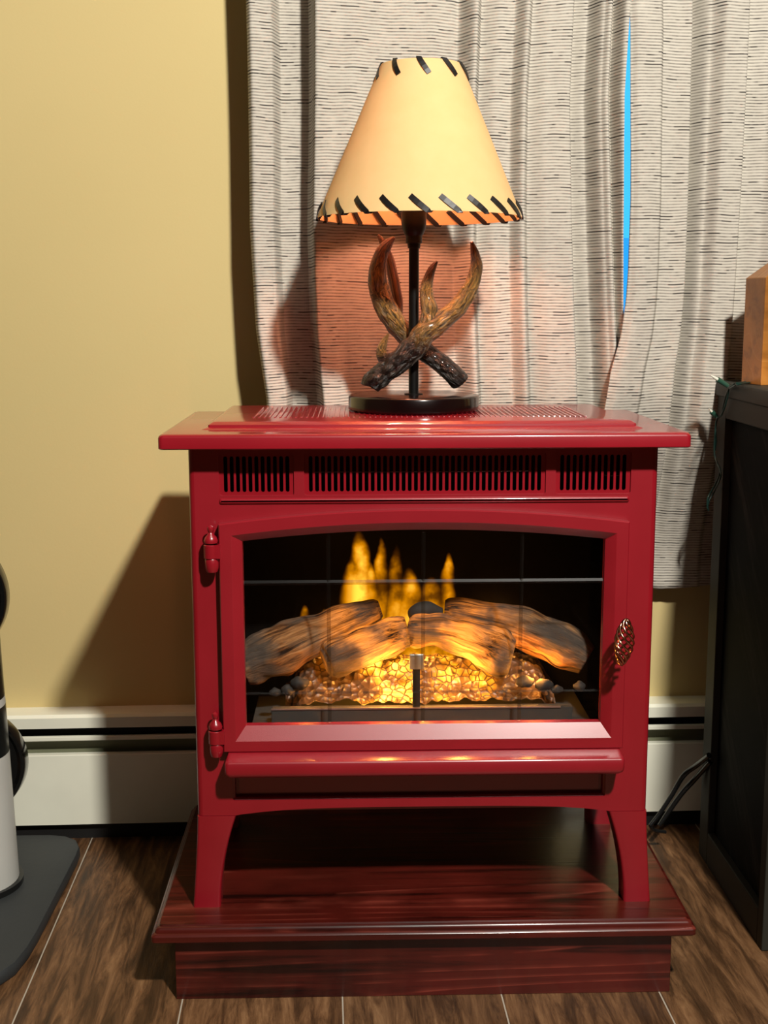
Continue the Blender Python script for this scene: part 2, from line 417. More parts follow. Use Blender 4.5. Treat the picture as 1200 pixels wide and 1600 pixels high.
# baseboard heater
HEATW = plain('cream_enamelled_steel', (.86, .86, .72), .38, spec=.5)
hx0, hx1 = -1.6, 1.6
ht = thing('baseboard_heater', 'long cream baseboard heater with dark louvre gaps running along the bottom of the wall', 'heater', (0, 0, 0), rot=WA)
Y0 = WY
def hp(name, b, mat=HEATW, **k):
    o = obj(name, b, mat, None, **k); o.parent = ht; return o
bm = bmesh.new()
prof = [(Y0+.002, .1855), (Y0+.001, .2025), (Y0+.006, .2066), (WALLY, .2066), (WALLY, .2036), (Y0+.007, .2036), (Y0+.0045, .2005), (Y0+.0045, .1855)]
loft(bm, [[(hx0, y, z) for y, z in prof], [(hx1, y, z) for y, z in prof]]); hp('top_cover', bm)
bm = bmesh.new(); pf = [(Y0, .028), (Y0, .1418), (Y0+.0009, .1427), (Y0+.012, .1427), (Y0+.012, .1407), (Y0+.002, .1407), (Y0+.002, .028)]; loft(bm, [[(hx0, y, z) for y, z in pf], [(hx1, y, z) for y, z in pf]]); hp('front_panel', bm)
bm = bmesh.new(); box(bm, hx0, hx1, Y0+.003, Y0+.010, .1645, .1715); hp('louvre_strip', bm, bevel=.001)
bm = bmesh.new(); box(bm, hx0, hx1, Y0+.024, Y0+.028, .135, .160); hp('damper', bm, plain('olive_painted_damper', (.22, .23, .14), .5))
bm = bmesh.new(); box(bm, hx0, hx1, WALLY-.004, WALLY-.001, .0, .203); hp('back_plate', bm, BLACK)
bm = bmesh.new(); box(bm, hx0, hx1, Y0+.012, WALLY-.006, 0, .026); hp('gap_strip', bm, BLACK)  # black strip filling the gap beneath the front panel

# ------------------------------------------------------------------ curtains
def smooth(a, b, x):
    t = max(0, min(1, (x-a)/(b-a))); return t*t*(3-2*t)
def interp(x, pts):
    if x <= pts[0][0]: return pts[0][1]
    for (a, va), (b, vb) in zip(pts, pts[1:]):
        if x <= b: return va+(vb-va)*smooth(a, b, x)
    return pts[-1][1]
def lin(x, pts):
    if x <= pts[0][0]: return pts[0][1]
    for (a, va), (b, vb) in zip(pts, pts[1:]):
        if x <= b: return va+(vb-va)*(x-a)/(b-a)
    return pts[-1][1]
def PXW(px): return -.2182+(px-385)*.000891      # photo column -> distance along the wall on the curtain
def curtain(name, px0, px1, depth, left, right, ztop, zbot, label, seed, nu=420, nv=150):
    bm = bmesh.new(); uvl = bm.loops.layers.uv.verify(); grid = []
    for j in range(nv+1):
        row = []; zz = j/nv
        for i in range(nu+1):
            s = i/nu; px = px0+(px1-px0)*s
            zb = zbot(px); z = zb+(ztop-zb)*zz
            x = PXW(px)+left(z)*(1-s)**2+right(z)*s**2
            x += .004*noise.noise(Vector((s*3+seed, z*2.0, 0)))
            d = interp(px+10*noise.noise(Vector((px*.01, z*1.6, seed))), depth)
            k = smooth(1.05, .55, z)
            d *= 1-.72*smooth(.72, .42, z)*smooth(960, 1010, px)
            d += .007*noise.noise(Vector((px*.013+seed, z*1.2, 0)))+.003*(.4+k)*noise.noise(Vector((px*.016+z*6, z*4-px*.009, seed)))
            d += .0006*noise.noise(Vector((px*.05, z*9, seed+3)))
            row.append((bm.verts.new((x, WALLY-d, z)), px*.00105, z))
        grid.append(row)
    for j in range(nv):
        for i in range(nu):
            q = (grid[j][i], grid[j][i+1], grid[j+1][i+1], grid[j+1][i])
            f = bm.faces.new([a[0] for a in q])
            for l, a in zip(f.loops, q): l[uvl].uv = (a[1], a[2])
    o = obj(name, bm, CLOTH, None, smooth=180, rot=WA)
    s = o.modifiers.new('cloth_thickness', 'SOLIDIFY'); s.thickness = .0012
    return tag(o, label, 'curtain')
DL = [(385, .100), (393, .112), (418, .104), (432, .074), (476, .072), (480, .080), (488, .140), (530, .134), (585, .128), (625, .122), (665, .118), (700, .112), (712, .108),
      (738, .142), (748, .118), (775, .128), (800, .122), (820, .142), (830, .126), (860, .134), (896, .138), (908, .082), (930, .092), (950, .125), (958, .132), (964, .118), (978, .150)]
curtain('curtain', 385, 976, DL, lambda z: lin(z, [(.4, .03), (.70, .022), (.80, .008), (.95, 0), (1.3, 0)]),
        lambda z: lin(z, [(.4, .02), (.68, .013), (.75, .009), (.84, .003), (.93, -.001), (1.0, -.003), (1.12, -.006), (1.25, -.001), (1.8, 0)]),
        1.62, lambda px: .40, 'wide cream curtain panel with fine dark woven stripes hanging behind the lamp', 1.3)
DR = [(955, .095), (970, .11), (985, .146), (995, .150), (1028, .146), (1036, .136), (1060, .134), (1082, .136), (1090, .098), (1112, .125), (1130, .142), (1160, .138), (1168, .122), (1200, .126), (1230, .14), (1290, .13)]
curtain('curtain', 985, 1290, DR, lambda z: lin(z, [(.4, -.03), (.68, -.030), (.74, -.022), (.79, -.009), (.84, -.003), (.88, -.001), (.98, .000), (1.05, -.002), (1.12, -.004), (1.21, -.006), (1.25, -.009), (1.8, -.012)]),
        lambda z: 0, 1.62, lambda px: lin(px, [(990, .408), (1040, .405), (1100, .392), (1200, .40)]),
        'cream striped curtain panel on the right, hanging beside the black cabinet', 7.7, nu=260)

# ------------------------------------------------------------------ platform
pl = thing('hearth_platform', 'low cherry-stained wooden platform carrying the red stove on the floor', 'platform', (0, .14, 0))
bm = bmesh.new(); PX, PY0, PY1 = .3285, -.0527, .3312
loft(bm, [rring(-PX+i, PX-i, PY0+i, PY1-i, z, .005, 4) for i, z in ((.002, .0800), (0, .082), (0, .0885), (.0015, .0905), (.0038, .0915), (.0042, .0935), (.0048, .0955), (.0062, .0972), (.0085, .0982), (.0095, .1001))])
obj('platform_top', bm, CHERRY, pl, smooth=35)
bm = bmesh.new()
for a in ((-.302, .302, -.0385, -.020), (-.302, -.283, -.020, .31), (.283, .302, -.020, .31), (-.283, .283, .292, .31)): box(bm, *a, 0, .0802)
obj('platform_base', bm, CHERRY, pl, bevel=.0008)

# ------------------------------------------------------------------ electric stove
st = thing('electric_stove', 'red enamelled freestanding electric fireplace stove with glowing logs behind glass', 'stove', (0, .12, .1001))
SZ = .6891; HX = .2755
bm = bmesh.new()
loft(bm, [rring(-.305+i, .305-i, -.0318+i, .295-i, z, .006, 5) for i, z in ((.010, .6715), (.0012, .6715), (0, .6727), (0, .6845), (.0008, .6868), (.0028, .6884), (.006, .6891))])
obj('top_slab', bm, RED, st, smooth=40)
bm = bmesh.new(); PZ = SZ+.0085
loft(bm, [rring(-.262+i, .262-i, .022+i, .289-i*.5, z, .003, 4) for i, z in ((-.001, SZ-.001), (0, SZ), (.0035, SZ+.0012), (.007, SZ+.0026), (.0075, SZ+.0050), (.012, PZ-.0006), (.014, PZ))])
topplate = obj('raised_top_plate', bm, RED, st, smooth=35)
bm = bmesh.new()
for i in range(64):
    x = -.205+i*.0065
    box(bm, x-.0013, x+.0013, .085, .245, PZ-.0005, PZ+.0009)
obj('vent_rib', bm, RED, st, bevel=.0006).name = 'vent_ribs'
# body shell
bm = bmesh.new(); prof = []
for sx in (-1, 1):
    arc = [(.2685+.007*math.cos(math.radians(a)), .007-.007*math.sin(math.radians(a))) for a in range(0, 91, 15)]
    p = [(.2755, .270)]+arc+[(.2685, .010), (.2660, .012), (.2720, .018), (.2720, .270)]
    loft(bm, [[(sx*x, y, z) for x, y in p] for z in (.2193, .672)])
box(bm, -.272, .272, .266, .270, .2193, .672); box(bm, -.272, .272, .014, .266, .2193, .2235); box(bm, -.27, .27, .0005, .266, .6665, .6714)
obj('body', bm, RED, st, smooth=35)
# front plate with openings
out = [(-.2688, .2193), (-.2285, .2193)]+[(-.222+.444*k/16, .2205+.0075*(1-((k-8)/8)**4)) for k in range(17)]+[(.2285, .2193), (.2688, .2193), (.2688, .672), (-.2688, .672)]
groups = [(-.2398, -.1525, 11), (-.1405, .1428, 38), (.1545, .2432, 11)]
loops = [out]+[rrect2(a, b, .6138, .664, .003) for a, b, n in groups]
def arch(x, zb, zc, za, n=24):
    p = [(-x, zb), (x, zb)]
    for k in range(n+1):
        t = 1-2*k/n; p.append((x*t, zc+(za-zc)*(1-t*t)))
    return p
loops += [arch(.222, .312, .567, .580), rrect2(-.232, .2235, .2385, .2795, .002)]
bm = bmesh.new(); plate(bm, loops, 0, .012); obj('front_plate', bm, REDT, st)
for a, b, n in groups:
    bm = bmesh.new(); pit = (b-a-.008)/n; o_ = [(a-.0, .6138), (b, .6138), (b, .664), (a, .664)]
    hs = []
    for k in range(n):
        x = a+.004+pit*(k+.5); hs.append(rrect2(x-.00225, x+.00225, .6178, .6600, .0022, 3))
    plate(bm, [o_]+hs, .0025, .0045); obj('vent_grille', bm, RED, st)
bm = bmesh.new(); box(bm, -.25, .25, .010, .012, .6055, .668)
loops = [[(-.262, .6), (.262, .6), (.262, .668), (-.262, .668)]]
bm.free(); bm = bmesh.new(); box(bm, -.265, .265, .10, .102, .603, .668); box(bm, -.265, .265, .013, .1, .601, .603)
obj('blower_housing', bm, BLACK, st)
bm = bmesh.new(); tube(bm, [(-.13, .03, .6375), (0, .03, .6372), (.13, .03, .6378)], [.0007]*3, 6); tube(bm, [(.215, .02, .634), (.222, .02, .6325), (.238, .02, .6335)], [.0007]*3, 6)
obj('heating_wire', bm, STEEL, st, smooth=60)
bm = bmesh.new(); 
loft(bm, [[(x, -d, z) for x, z in rrect2(-.2400+i, .2420-i, .6040+i, .6110-i, .002)] for i, d in ((0, 0), (.0004, .0012), (.0016, .0024), (.0024, .0026))], False)
obj('raised_moulding', bm, RED, st, smooth=40)
bm = bmesh.new(); x0, x1 = -.2378, .2392
loft(bm, [rring(x0+i, x1-i, yf, .002, z, .005, 5) for i, yf, z in ((.010, -.027, .2795), (.0045, -.032, .2800), (.0015, -.0345, .2825), (0, -.035, .2860), (0, -.035, .2975), (.001, -.0338, .2995), (.0018, -.0325, .3000), (.003, -.017, .3045))])
obj('ledge', bm, REDT, st, smooth=40)
bm = bmesh.new()
loft(bm, [[(x, y, z) for x, z in rrect2(-.2325+i, .2240-i, .2380+i, .2800-i, .002)] for i, y in ((0, .002), (.003, .004), (.004, .010), (.007, .010), (.0075, .007))], False)
obj('recessed_panel', bm, REDT, st, smooth=30)
# legs
for sx in (-1, 1):
    for yb in (-.001, .225):
        bm = bmesh.new(); N = 14; loops = []
        for k in range(N+1):
            t = k/N; z = .2188-(.2188-.1001)*t
            xo = .2758+.0082*t**1.3; xi = .2285+.0215*(1-(1-t)**1.9)
            y0 = yb; y1 = yb+.040-.008*(1-(1-t)**1.9)
            if yb > .1: y0 = yb+.008*(1-(1-t)**1.9); y1 = yb+.04
            loops.append(rring(min(sx*xi, sx*xo), max(sx*xi, sx*xo), y0, y1, z, .0035, 3))
        loft(bm, loops); obj('leg', bm, REDT, st, smooth=50)
# firebox interior
def liner_mat():
    m = M('dark_firebrick_liner', (.01, .01, .01), .9, spec=.05); v = m.co(scale=(1, 1, 1)); X, Y, Z = m.xyz(v)[:3]
    b = m.n('ShaderNodeTexBrick', ins={'Vector': m.n('ShaderNodeCombineXYZ', ins={0: X, 1: Z, 2: 0.0}).outputs[0], 'Color1': (.003, .0025, .002), 'Color2': (.005, .0045, .004), 'Mortar': (.001, .001, .001), 'Scale': 9.0})
    m.set('Base Color', b.outputs[0]); return m.m
bm = bmesh.new()
box(bm, -.262, .262, .165, .168, .29, .60); box(bm, -.262, -.259, .012, .165, .29, .60); box(bm, .259, .262, .012, .165, .29, .60)
box(bm, -.262, .262, .012, .168, .598, .601); box(bm, -.262, .262, .012, .168, .290, .293)
obj('firebox_liner', bm, liner_mat(), st)
FLY = .14
def P(px, py, Y=FLY):
    v = at(px, py, Y); return v
def fl(px, yt, yb, w, a=1.0):
    t = P(px, yt); b = P(px, yb); return (t.x, b.z, t.z, w, a)
FLAMES = [fl(563, 826, 945, .026, .95), fl(552, 862, 950, .022, .7), fl(578, 875, 950, .026, .75), fl(596, 838, 915, .013, .7), fl(618, 848, 955, .017, .7), fl(640, 885, 958, .030, .75), fl(700, 862, 935, .014, .7),
          fl(676, 900, 955, .028, .8), fl(477, 944, 976, .010, 1.0), fl(506, 950, 976, .004, 1.0)]
bm = bmesh.new(); box(bm, -.225, .225, FLY, FLY+.003, .33, .597); obj('flame_screen', bm, flame_mat(), st)
# ember tray
bm = bmesh.new(); nx, ny = 110, 26; gr = []
for j in range(ny+1):
    r_ = []
    for i in range(nx+1):
        x = -.17+.34*i/nx; y = .036+.075*j/ny
        v1 = noise.voronoi(Vector((x*42, y*42, .3)))[0]
        z = .346+.038*smooth(0, .75, j/ny)+.009*(1-v1[0])+.004*noise.noise(Vector((x*120, y*120, 1)))
        z -= .03*smooth(.145, .17, abs(x))
        r_.append(bm.verts.new((x, y, z)))
    gr.append(r_)
for j in range(ny):
    for i in range(nx): bm.faces.new((gr[j][i], gr[j][i+1], gr[j+1][i+1], gr[j+1][i]))
obj('ember_bed', bm, EMBER, st, smooth=180)
GREYSTONE = plain('grey_stone_tray', (.03, .03, .026), .8, .6, 60)
bm = bmesh.new(); box(bm, -.185, .185, .022, .034, .325, .3465); box(bm, -.21, .21, .002+.012, .165, .294, .325)
obj('log_tray', bm, GREYSTONE, st, bevel=.001)
bm = bmesh.new(); box(bm, -.185, .17, .0205, .0225, .3455, .3475); obj('tray_rim', bm, STEEL, st)
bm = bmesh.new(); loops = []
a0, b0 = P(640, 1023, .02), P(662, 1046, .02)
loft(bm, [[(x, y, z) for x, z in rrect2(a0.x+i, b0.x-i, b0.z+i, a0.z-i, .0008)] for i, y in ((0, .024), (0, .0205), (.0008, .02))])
obj('reflection_plate', bm, STEEL, st, smooth=40)  # added pale plate standing in for a bright reflection in the door glass
bm = bmesh.new(); box(bm, a0.x+.004, b0.x-.004, .0225, .0265, .345, b0.z+.004); obj('reflection_plate_bracket', bm, BLACK, st)  # added support under the stand-in plate
# logs
def px_tube(bm, spec, n=28, seg=10, **k):
    pts = [P(a, b, y) for a, b, y, r in spec]; rad = [r*.00079 for *_, r in spec]
    tube(bm, pts, rad, n, seg, **k)
LOGS = [
 [(378, 1040, .055, 31), (400, 1030, .058, 36), (430, 1020, .064, 37), (470, 1002, .075, 35), (520, 978, .092, 28), (560, 962, .105, 23), (585, 953, .112, 20), (594, 950, .113, 14)],
 [(508, 1036, .050, 22), (518, 1032, .052, 31), (550, 1018, .056, 31), (590, 1002, .062, 29), (622, 990, .066, 28), (636, 987, .067, 24)],
 [(640, 983, .078, 20), (650, 984, .076, 28), (690, 987, .070, 28), (730, 998, .064, 31), (762, 1012, .058, 36), (785, 1022, .052, 38), (800, 1026, .05, 26)],
 [(695, 955, .112, 18), (712, 956, .11, 24), (760, 966, .098, 27), (810, 980, .088, 32), (850, 996, .078, 34), (890, 1014, .068, 34), (918, 1030, .06, 26)]]
lg = []
for sp in LOGS:
    bm = bmesh.new(); px_tube(bm, sp, wob=.22, wsc=34, ridge=.10, seg=12, n=40)
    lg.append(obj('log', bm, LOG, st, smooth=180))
bm = bmesh.new(); px_tube(bm, [(648, 975, .095, 6), (652, 958, .098, 16), (668, 955, .1, 15), (690, 957, .103, 8)], wob=.2); obj('charred_twig', bm, LOGCHAR, st, smooth=180)
for (a, b, y, r) in ((468, 1068, .03, 12), (450, 1078, .03, 9), (905, 1072, .03, 8), (850, 1070, .034, 12), (870, 1078, .032, 8), (430, 1082, .03, 8), (820, 1065, .036, 12)):
    c0 = P(a, b, y); bm = bmesh.new(); tube(bm, [c0+Vector((-r*.0009, 0, 0)), c0, c0+Vector((r*.0009, .003, 0))], [r*.0003, r*.0007, r*.0003], 12, 5, wob=.5, wsc=120)
    obj('ash_chunk', bm, LOGCHAR, st, smooth=180)
# added point lights brightening the logs: ember glow low down, unseen fill up top
for i, (x, y, z, e) in enumerate(((-.045, .030, .385, .16), (.050, .030, .385, .15), (-.145, .030, .375, .15), (.14, .036, .385, .10), (-.12, .022, .585, .05), (.09, .022, .585, .04), (.0, .10, .40, .05), (-.1, .125, .40, .03), (.1, .125, .42, .04))):
    l = light('firebox_fill_light', 'POINT', (x, y, z), e*4, (1, .38, .06), .008)

# door
door = bpy.data.objects.new('door', None); C.objects.link(door); door.location = (-.249, -.02, .44); door.parent = st; door.matrix_parent_inverse = parent_inv(st)
bm = bmesh.new()
O = lambda i: arch(.2405-i, .3048+i, .5825-i, .5982-i, 40)
def lp(pts, y): return [(x, y, z) for x, z in pts]
loft(bm, [lp(O(0), -.0005), lp(O(0), -.0125), lp(O(.0012), -.0140), lp(arch(.2262, .3185, .5690, .5835, 40), -.0140), lp(arch(.2252, .3192, .5685, .5830, 40), -.0136),
          lp(arch(.2140, .3352, .5608, .5732, 40), -.0045), lp(arch(.2135, .3358, .5602, .5726, 40), .004), lp(arch(.2225, .3170, .566, .579, 40), .004), lp(O(0), -.0005)], False, False)
obj('door_frame', bm, REDT, door, smooth=25)
bm = bmesh.new(); prism(bm, arch(.2165, .333, .5625, .576, 30), .000, .003); obj('glass_pane', bm, GLASS, door)
for x in [at(p, 1000, 0).x for p in (514, 661, 813)]:
    bm = bmesh.new(); h = .0024
    loft(bm, [[(x-h, -.0001, z), (x, -.0022, z), (x+h, -.0001, z)] for z in (.337, .5695)]); obj('glass_groove', bm, GROOVE, door)
for py in (909, 1081):
    z = at(660, py, 0).z; bm = bmesh.new(); h = .003 if py < 1000 else .0014
    loft(bm, [[(x, -.0001, z-h), (x, -.0022, z), (x, -.0001, z+h)] for x in (-.213, .213)]); obj('glass_groove', bm, GROOVE, door)
# hinges
for zc in (.5592, .3335):
    bm = bmesh.new(); cx, cy = -.2493, -.0145; r = .0086
    z1 = zc; z0 = zc-.0160
    lathe(bm, [(r*.2, z0), (r, z0), (r, z1-.0008), (r-.0008, z1)], (cx, cy, 0), 24)
    box(bm, cx, -.2385, -.0215, -.009, z0, z1)
    lathe(bm, [(.001, z0-.0168), (r*.75, z0-.0165), (r*.92, z0-.012), (r*.95, z0-.0018), (r*.86, z0-.0006)], (cx+.0006, cy, 0), 24)
    box(bm, cx-.005, cx+.005, -.010, .001, z0-.014, z0-.002)
    lathe(bm, [(r*.5, z1), (r*.92, z1+.0018), (r*.98, z1+.0045), (r*.80, z1+.0085), (.0036, z1+.0120), (.0028, z1+.0140), (.0036, z1+.0162), (.0042, z1+.0185), (.0036, z1+.0208), (.0016, z1+.0222), (.0001, z1+.0226)], (cx, cy, 0), 24)
    obj('hinge', bm, RED, door, smooth=40)
# spiral handle
bm = bmesh.new(); A = at(979, 968, -.050); B = at(972, 1037, -.050); ax = (B-A).normalized(); L = (B-A).length
s1 = ax.cross(Vector((0, 1, 0))).normalized(); s2 = ax.cross(s1)
for k in range(7):
    pts = []; N = 22
    for i in range(N+1):
        t = i/N; r = .0016+.0090*math.sin(PI*t)**.8; th = 2*PI*k/7+t*2*PI*.85+.6
        pts.append(A+ax*(L*t)+s1*(r*math.cos(th))-s2*(r*math.sin(th)))
    tube(bm, pts, [.0014]*len(pts), 8, 2)
obj('spring_handle', bm, CHROME, door, smooth=60)['label'] = 'coiled copper coloured spring handle'
bm = bmesh.new(); mid = (A+B)/2
tube(bm, [B+Vector((0, 0, -.001)), B+Vector((-.002, .012, -.001)), Vector((.229, -.022, .424)), Vector((.229, -.013, .424))], [.0022]*4, 8, 4)
obj('handle_stem', bm, CHROME, door, smooth=60)

# ------------------------------------------------------------------ lamp
def cen(px, py, Y): return at(px, py, Y)
LY = .190; LZ = PZ+.0009
base = at(646, 640, LY)
LX = at(646.5, 500, LY).x
lamp = thing('table_lamp', 'lit table lamp with laced parchment shade and crossed antlers, standing on the red stove', 'lamp', (LX, LY, LZ))
bm = bmesh.new(); R0 = .0855
lathe(bm, [(R0-.002, LZ), (R0-.001, LZ+.001), (R0, LZ+.002), (R0, LZ+.0175), (R0-.001, LZ+.0192), (R0-.0028, LZ+.0200), (.01, LZ+.0200)], (LX, LY, 0), 96)
obj('base', bm, DARKDISC, lamp, smooth=40)
zs = lambda py: at(647, py, LY).z
bm = bmesh.new(); lathe(bm, [(.012, LZ+.02), (.012, LZ+.0212), (.0065, LZ+.0216), (.0065, zs(378))], (LX, LY, 0), 24); obj('pole', bm, BLACKM, lamp, smooth=40)
bm = bmesh.new(); lathe(bm, [(.008, zs(388)), (.0085, zs(381)), (.0105, zs(380)), (.0105, zs(369)), (.012, zs(367)), (.0150, zs(358)), (.0160, zs(350)), (.0160, zs(310)), (.011, zs(305))], (LX, LY, 0), 28)
obj('socket', bm, BLACKM, lamp, smooth=40)
SCX = at(655, 341, LY).x; zb = at(655, 341.5, LY).z; zt = at(658, 103, LY).z; RB = 160*.000875*1.0; RT = 64*.000875
_d = (at(815, 341, LY)-at(495, 341, LY)).length/2; RB = _d; RT = (at(722, 100, LY)-at(594, 100, LY)).length/2; TCX = at(658, 100, LY).x
bm = bmesh.new(); n = 96
def shp(r, x, z): return [(x+r*math.cos(2*PI*i/n), LY+r*math.sin(2*PI*i/n), z) for i in range(n)]
T = .0011
seq = [(RB, SCX, zb), (RB*.5+RT*.5, (SCX+TCX)/2, (zb+zt)/2), (RT, TCX, zt)]
loft(bm, [shp(r, x, z) for r, x, z in seq]+[shp(r-T, x, z) for r, x, z in seq[::-1]]+[shp(RB, SCX, zb)], False, False)
obj('lamp_shade', bm, SHADE, lamp, smooth=50)
def shade_pt(phi, h, off):      # h = distance up from the bottom rim along z
    t = (h)/(zt-zb); r = RB+(RT-RB)*t+off; x = SCX+(TCX-SCX)*t
    return Vector((x+r*math.sin(phi), LY-r*math.cos(phi), zb+h))
def strap(bm, path, w):
    P_ = path; L_ = []
    for i, (p, nrm) in enumerate(P_):
        t = (P_[min(i+1, len(P_)-1)][0]-P_[max(i-1, 0)][0]).normalized(); s = t.cross(nrm).normalized()*w/2; nn = nrm.normalized()*.0006
        L_.append([p-s-nn, p+s-nn, p+s+nn, p-s+nn])
    loft(bm, L_)
for (cnt, ph0, h0, sgn, dphi, w) in ((22, math.radians(8.3), .018, 1, math.radians(9.5), .0065), (10, math.radians(6.3), .019, -1, -math.radians(12), .0062)):
    bm = bmesh.new(); H = zt-zb
    for k in range(cnt):
        ph = ph0+2*PI*k/cnt; path = []
        for i in range(5):
            t = i/4; h = h0*(1-t) if sgn > 0 else H-h0*(1-t); a = ph+dphi*t
            path.append((shade_pt(a, h, .0010+.0012*math.sin(PI*t)), Vector((math.sin(a), -math.cos(a), .1))))
        a = ph+dphi*1.08; h = -.0018 if sgn > 0 else H+.0018
        path.append((shade_pt(a, h, -.0006), Vector((0, 0, -sgn))))
        for i in range(5):
            t = i/4; h = h0*t if sgn > 0 else H-h0*t; a = ph+dphi*(1.1+t*.9)
            path.append((shade_pt(a, h, -.0026), Vector((-math.sin(a), math.cos(a), 0))))
        strap(bm, path, w)
    obj('lacing', bm, LACE, lamp)
bm = bmesh.new(); zb_ = zs(300)
lathe(bm, [(.010, zb_-.004), (.012, zb_+.010), (.024, zb_+.035), (.030, zb_+.055), (.026, zb_+.076), (.012, zb_+.088), (.0001, zb_+.091)], (LX, LY, 0), 24)
bulbm = M('lit_bulb', (1, .9, .7), .4); bulbm.set('Emission Color', (1, .62, .28)); bulbm.set('Emission Strength', 3.0)
obj('light_bulb', bm, bulbm.m, lamp, smooth=180)
light('bulb_light', 'POINT', (LX, LY, zb_+.055), 14, (1, .38, .24), .034)
# antlers
def antler(branches, seg=8):
    bm = bmesh.new()
    for sp in branches:
        pts = [at(a, b, LY+y) for a, b, y, r, v in sp]; rad = [r*.00093 for a, b, y, r, v in sp]
        tube(bm, pts, rad, 26, seg, wob=.16, wsc=70, vr=[v for *_, v in sp])
    return obj('antler', bm, ANTLER, lamp, smooth=180)
a1 = antler([[(577, 603, -.030, 11, 0), (580, 599, -.030, 15, .02), (600, 583, -.029, 15.5, .12), (625, 562, -.028, 16, .22), (648, 541, -.026, 17, .32), (662, 522, -.025, 17.5, .42), (683, 506, -.023, 16, .5), (706, 490, -.022, 13.5, .56), (724, 469, -.022, 12, .64), (738, 444, -.024, 10.5, .74), (744, 418, -.028, 8.5, .82), (742, 396, -.034, 6, .92), (737, 378, -.038, 2.2, 1)],
              [(655, 528, -.025, 11, .40), (668, 507, -.024, 14, .48), (671, 488, -.022, 12, .55), (667, 466, -.020, 9.5, .62), (667, 445, -.019, 8, .78), (673, 424, -.020, 6, .9), (683, 408, -.022, 1.8, 1)],
              [(612, 574, -.026, 9, .1), (600, 562, -.026, 8, .2), (596, 549, -.026, 7, .5), (600, 534, -.025, 5, .6), (607, 522, -.024, 1.6, .7)]])
a2 = antler([[(722, 598, .010, 10, 0), (718, 594, .010, 14.5, .03), (700, 577, .013, 14, .12), (680, 562, .016, 13.5, .22), (655, 543, .019, 13.5, .30), (635, 525, .021, 14, .38), (617, 503, .022, 15.5, .48), (601, 475, .020, 15.5, .58), (591, 446, .016, 14, .74), (590, 420, .010, 12.5, .80), (596, 397, .004, 9.5, .88), (606, 381, .000, 6.5, .95), (616, 371, -.003, 2.4, 1)],
              [(622, 505, .024, 6, .7), (623, 480, .030, 6, .88), (619, 455, .034, 7.5, .9), (613, 425, .036, 7.5, .9), (605, 395, .036, 6, .92), (597, 378, .034, 4.5, .95), (591, 367, .032, 1.8, 1)]])
bm = bmesh.new(); box(bm, LX-.004, LX+.004, LY-.022, LY+.016, at(647, 545, LY).z-.004, at(647, 545, LY).z+.004)
obj('antler_bracket', bm, BLACKM, lamp)

# ------------------------------------------------------------------ black cabinet on the right with its box and light string
CX, CB = .4425, .355
CABM = plain('worn_charcoal_cabinet', (.028, .027, .021), .6, spec=.25)
CABG = M('streaked_black_side_panel', (.01, .01, .01), .7, spec=.08); _v = CABG.co()
_X, _Y, _Z = CABG.xyz(_v)[:3]
_s = CABG.noise(CABG.n('ShaderNodeCombineXYZ', ins={0: 0.0, 1: CABG.math('ADD', _Y, CABG.math('MULTIPLY', _Z, -.8)), 2: CABG.math('MULTIPLY', _Z, .25)}).outputs[0], 16, 6, .75)
CABG.set('Base Color', CABG.ramp(_s, [(.5, (.0025, .0025, .0025)), (.74, (.03, .03, .027))]))  # faint grey diagonal streaks over black
cab = thing('cabinet', 'black storage cabinet with a grey worn top edge at the right edge of the picture', 'cabinet', (CX+.25, .05, 0))
CT = .7265
bm = bmesh.new(); loft(bm, [rring(CX+i, .98, -.22, CB-i, z, .008, 5) for i, z in ((.002, CT-.022), (.0, CT-.020), (0, CT-.004), (.0015, CT-.001), (.004, CT))]); obj('cabinet_top', bm, CABM, cab, smooth=40)
bm = bmesh.new()
box(bm, CX+.004, CX+.03, CB-.045, CB-.004, .0, CT-.022); box(bm, CX+.004, CX+.03, .054, .075, 0, CT-.022)
box(bm, CX+.004, CX+.03, .075, CB-.045, CT-.052, CT-.022); box(bm, CX+.004, CX+.03, .075, CB-.045, 0, .05)
obj('side_frame', bm, CABM, cab, bevel=.0015)
bm = bmesh.new(); box(bm, CX+.014, CX+.018, .075, CB-.045, .05, CT-.052); obj('side_panel', bm, CABG.m, cab)
bm = bmesh.new(); box(bm, CX+.03, .975, .06, CB-.006, .02, CT-.023); obj('carcass', bm, BLACK, cab)
# wooden box with hipped top
wb = thing('wooden_box', 'honey-coloured wooden box with a sloping hipped top standing on the black cabinet', 'box', (.56, .22, CT))
bm = bmesh.new()
p0 = at(1155, 594, .265); p1 = at(1189, 600, .19)
def gpt(px, py):
    d = FX+RX*((px-600)/FPX)-UX*((py-800)/FPX); return CAM+d*((CT-CAM.z)/d.z)
K0 = at(1158, 597, .275); K0.z = CT
K1 = at(1189, 600, .225); K1.z = CT
e1 = (K1-K0); e1.z = 0; e1n = e1.normalized(); e2 = Vector((e1n.y*-1, e1n.x, 0))
if e2.x < 0: e2 = -e2
Wd = .11; hz = at(1165, 435, .275).z
foot = [K0, K1, K1+e2*Wd, K0+e2*Wd]; top = [Vector((q.x, q.y, hz)) for q in foot]
ctr = sum(top, Vector())/4; apex = [q.lerp(ctr, .62)+Vector((0, 0, .028)) for q in top]
loft(bm, [foot, top, apex]); obj('box_body', bm, MAPLE, wb, bevel=.001)
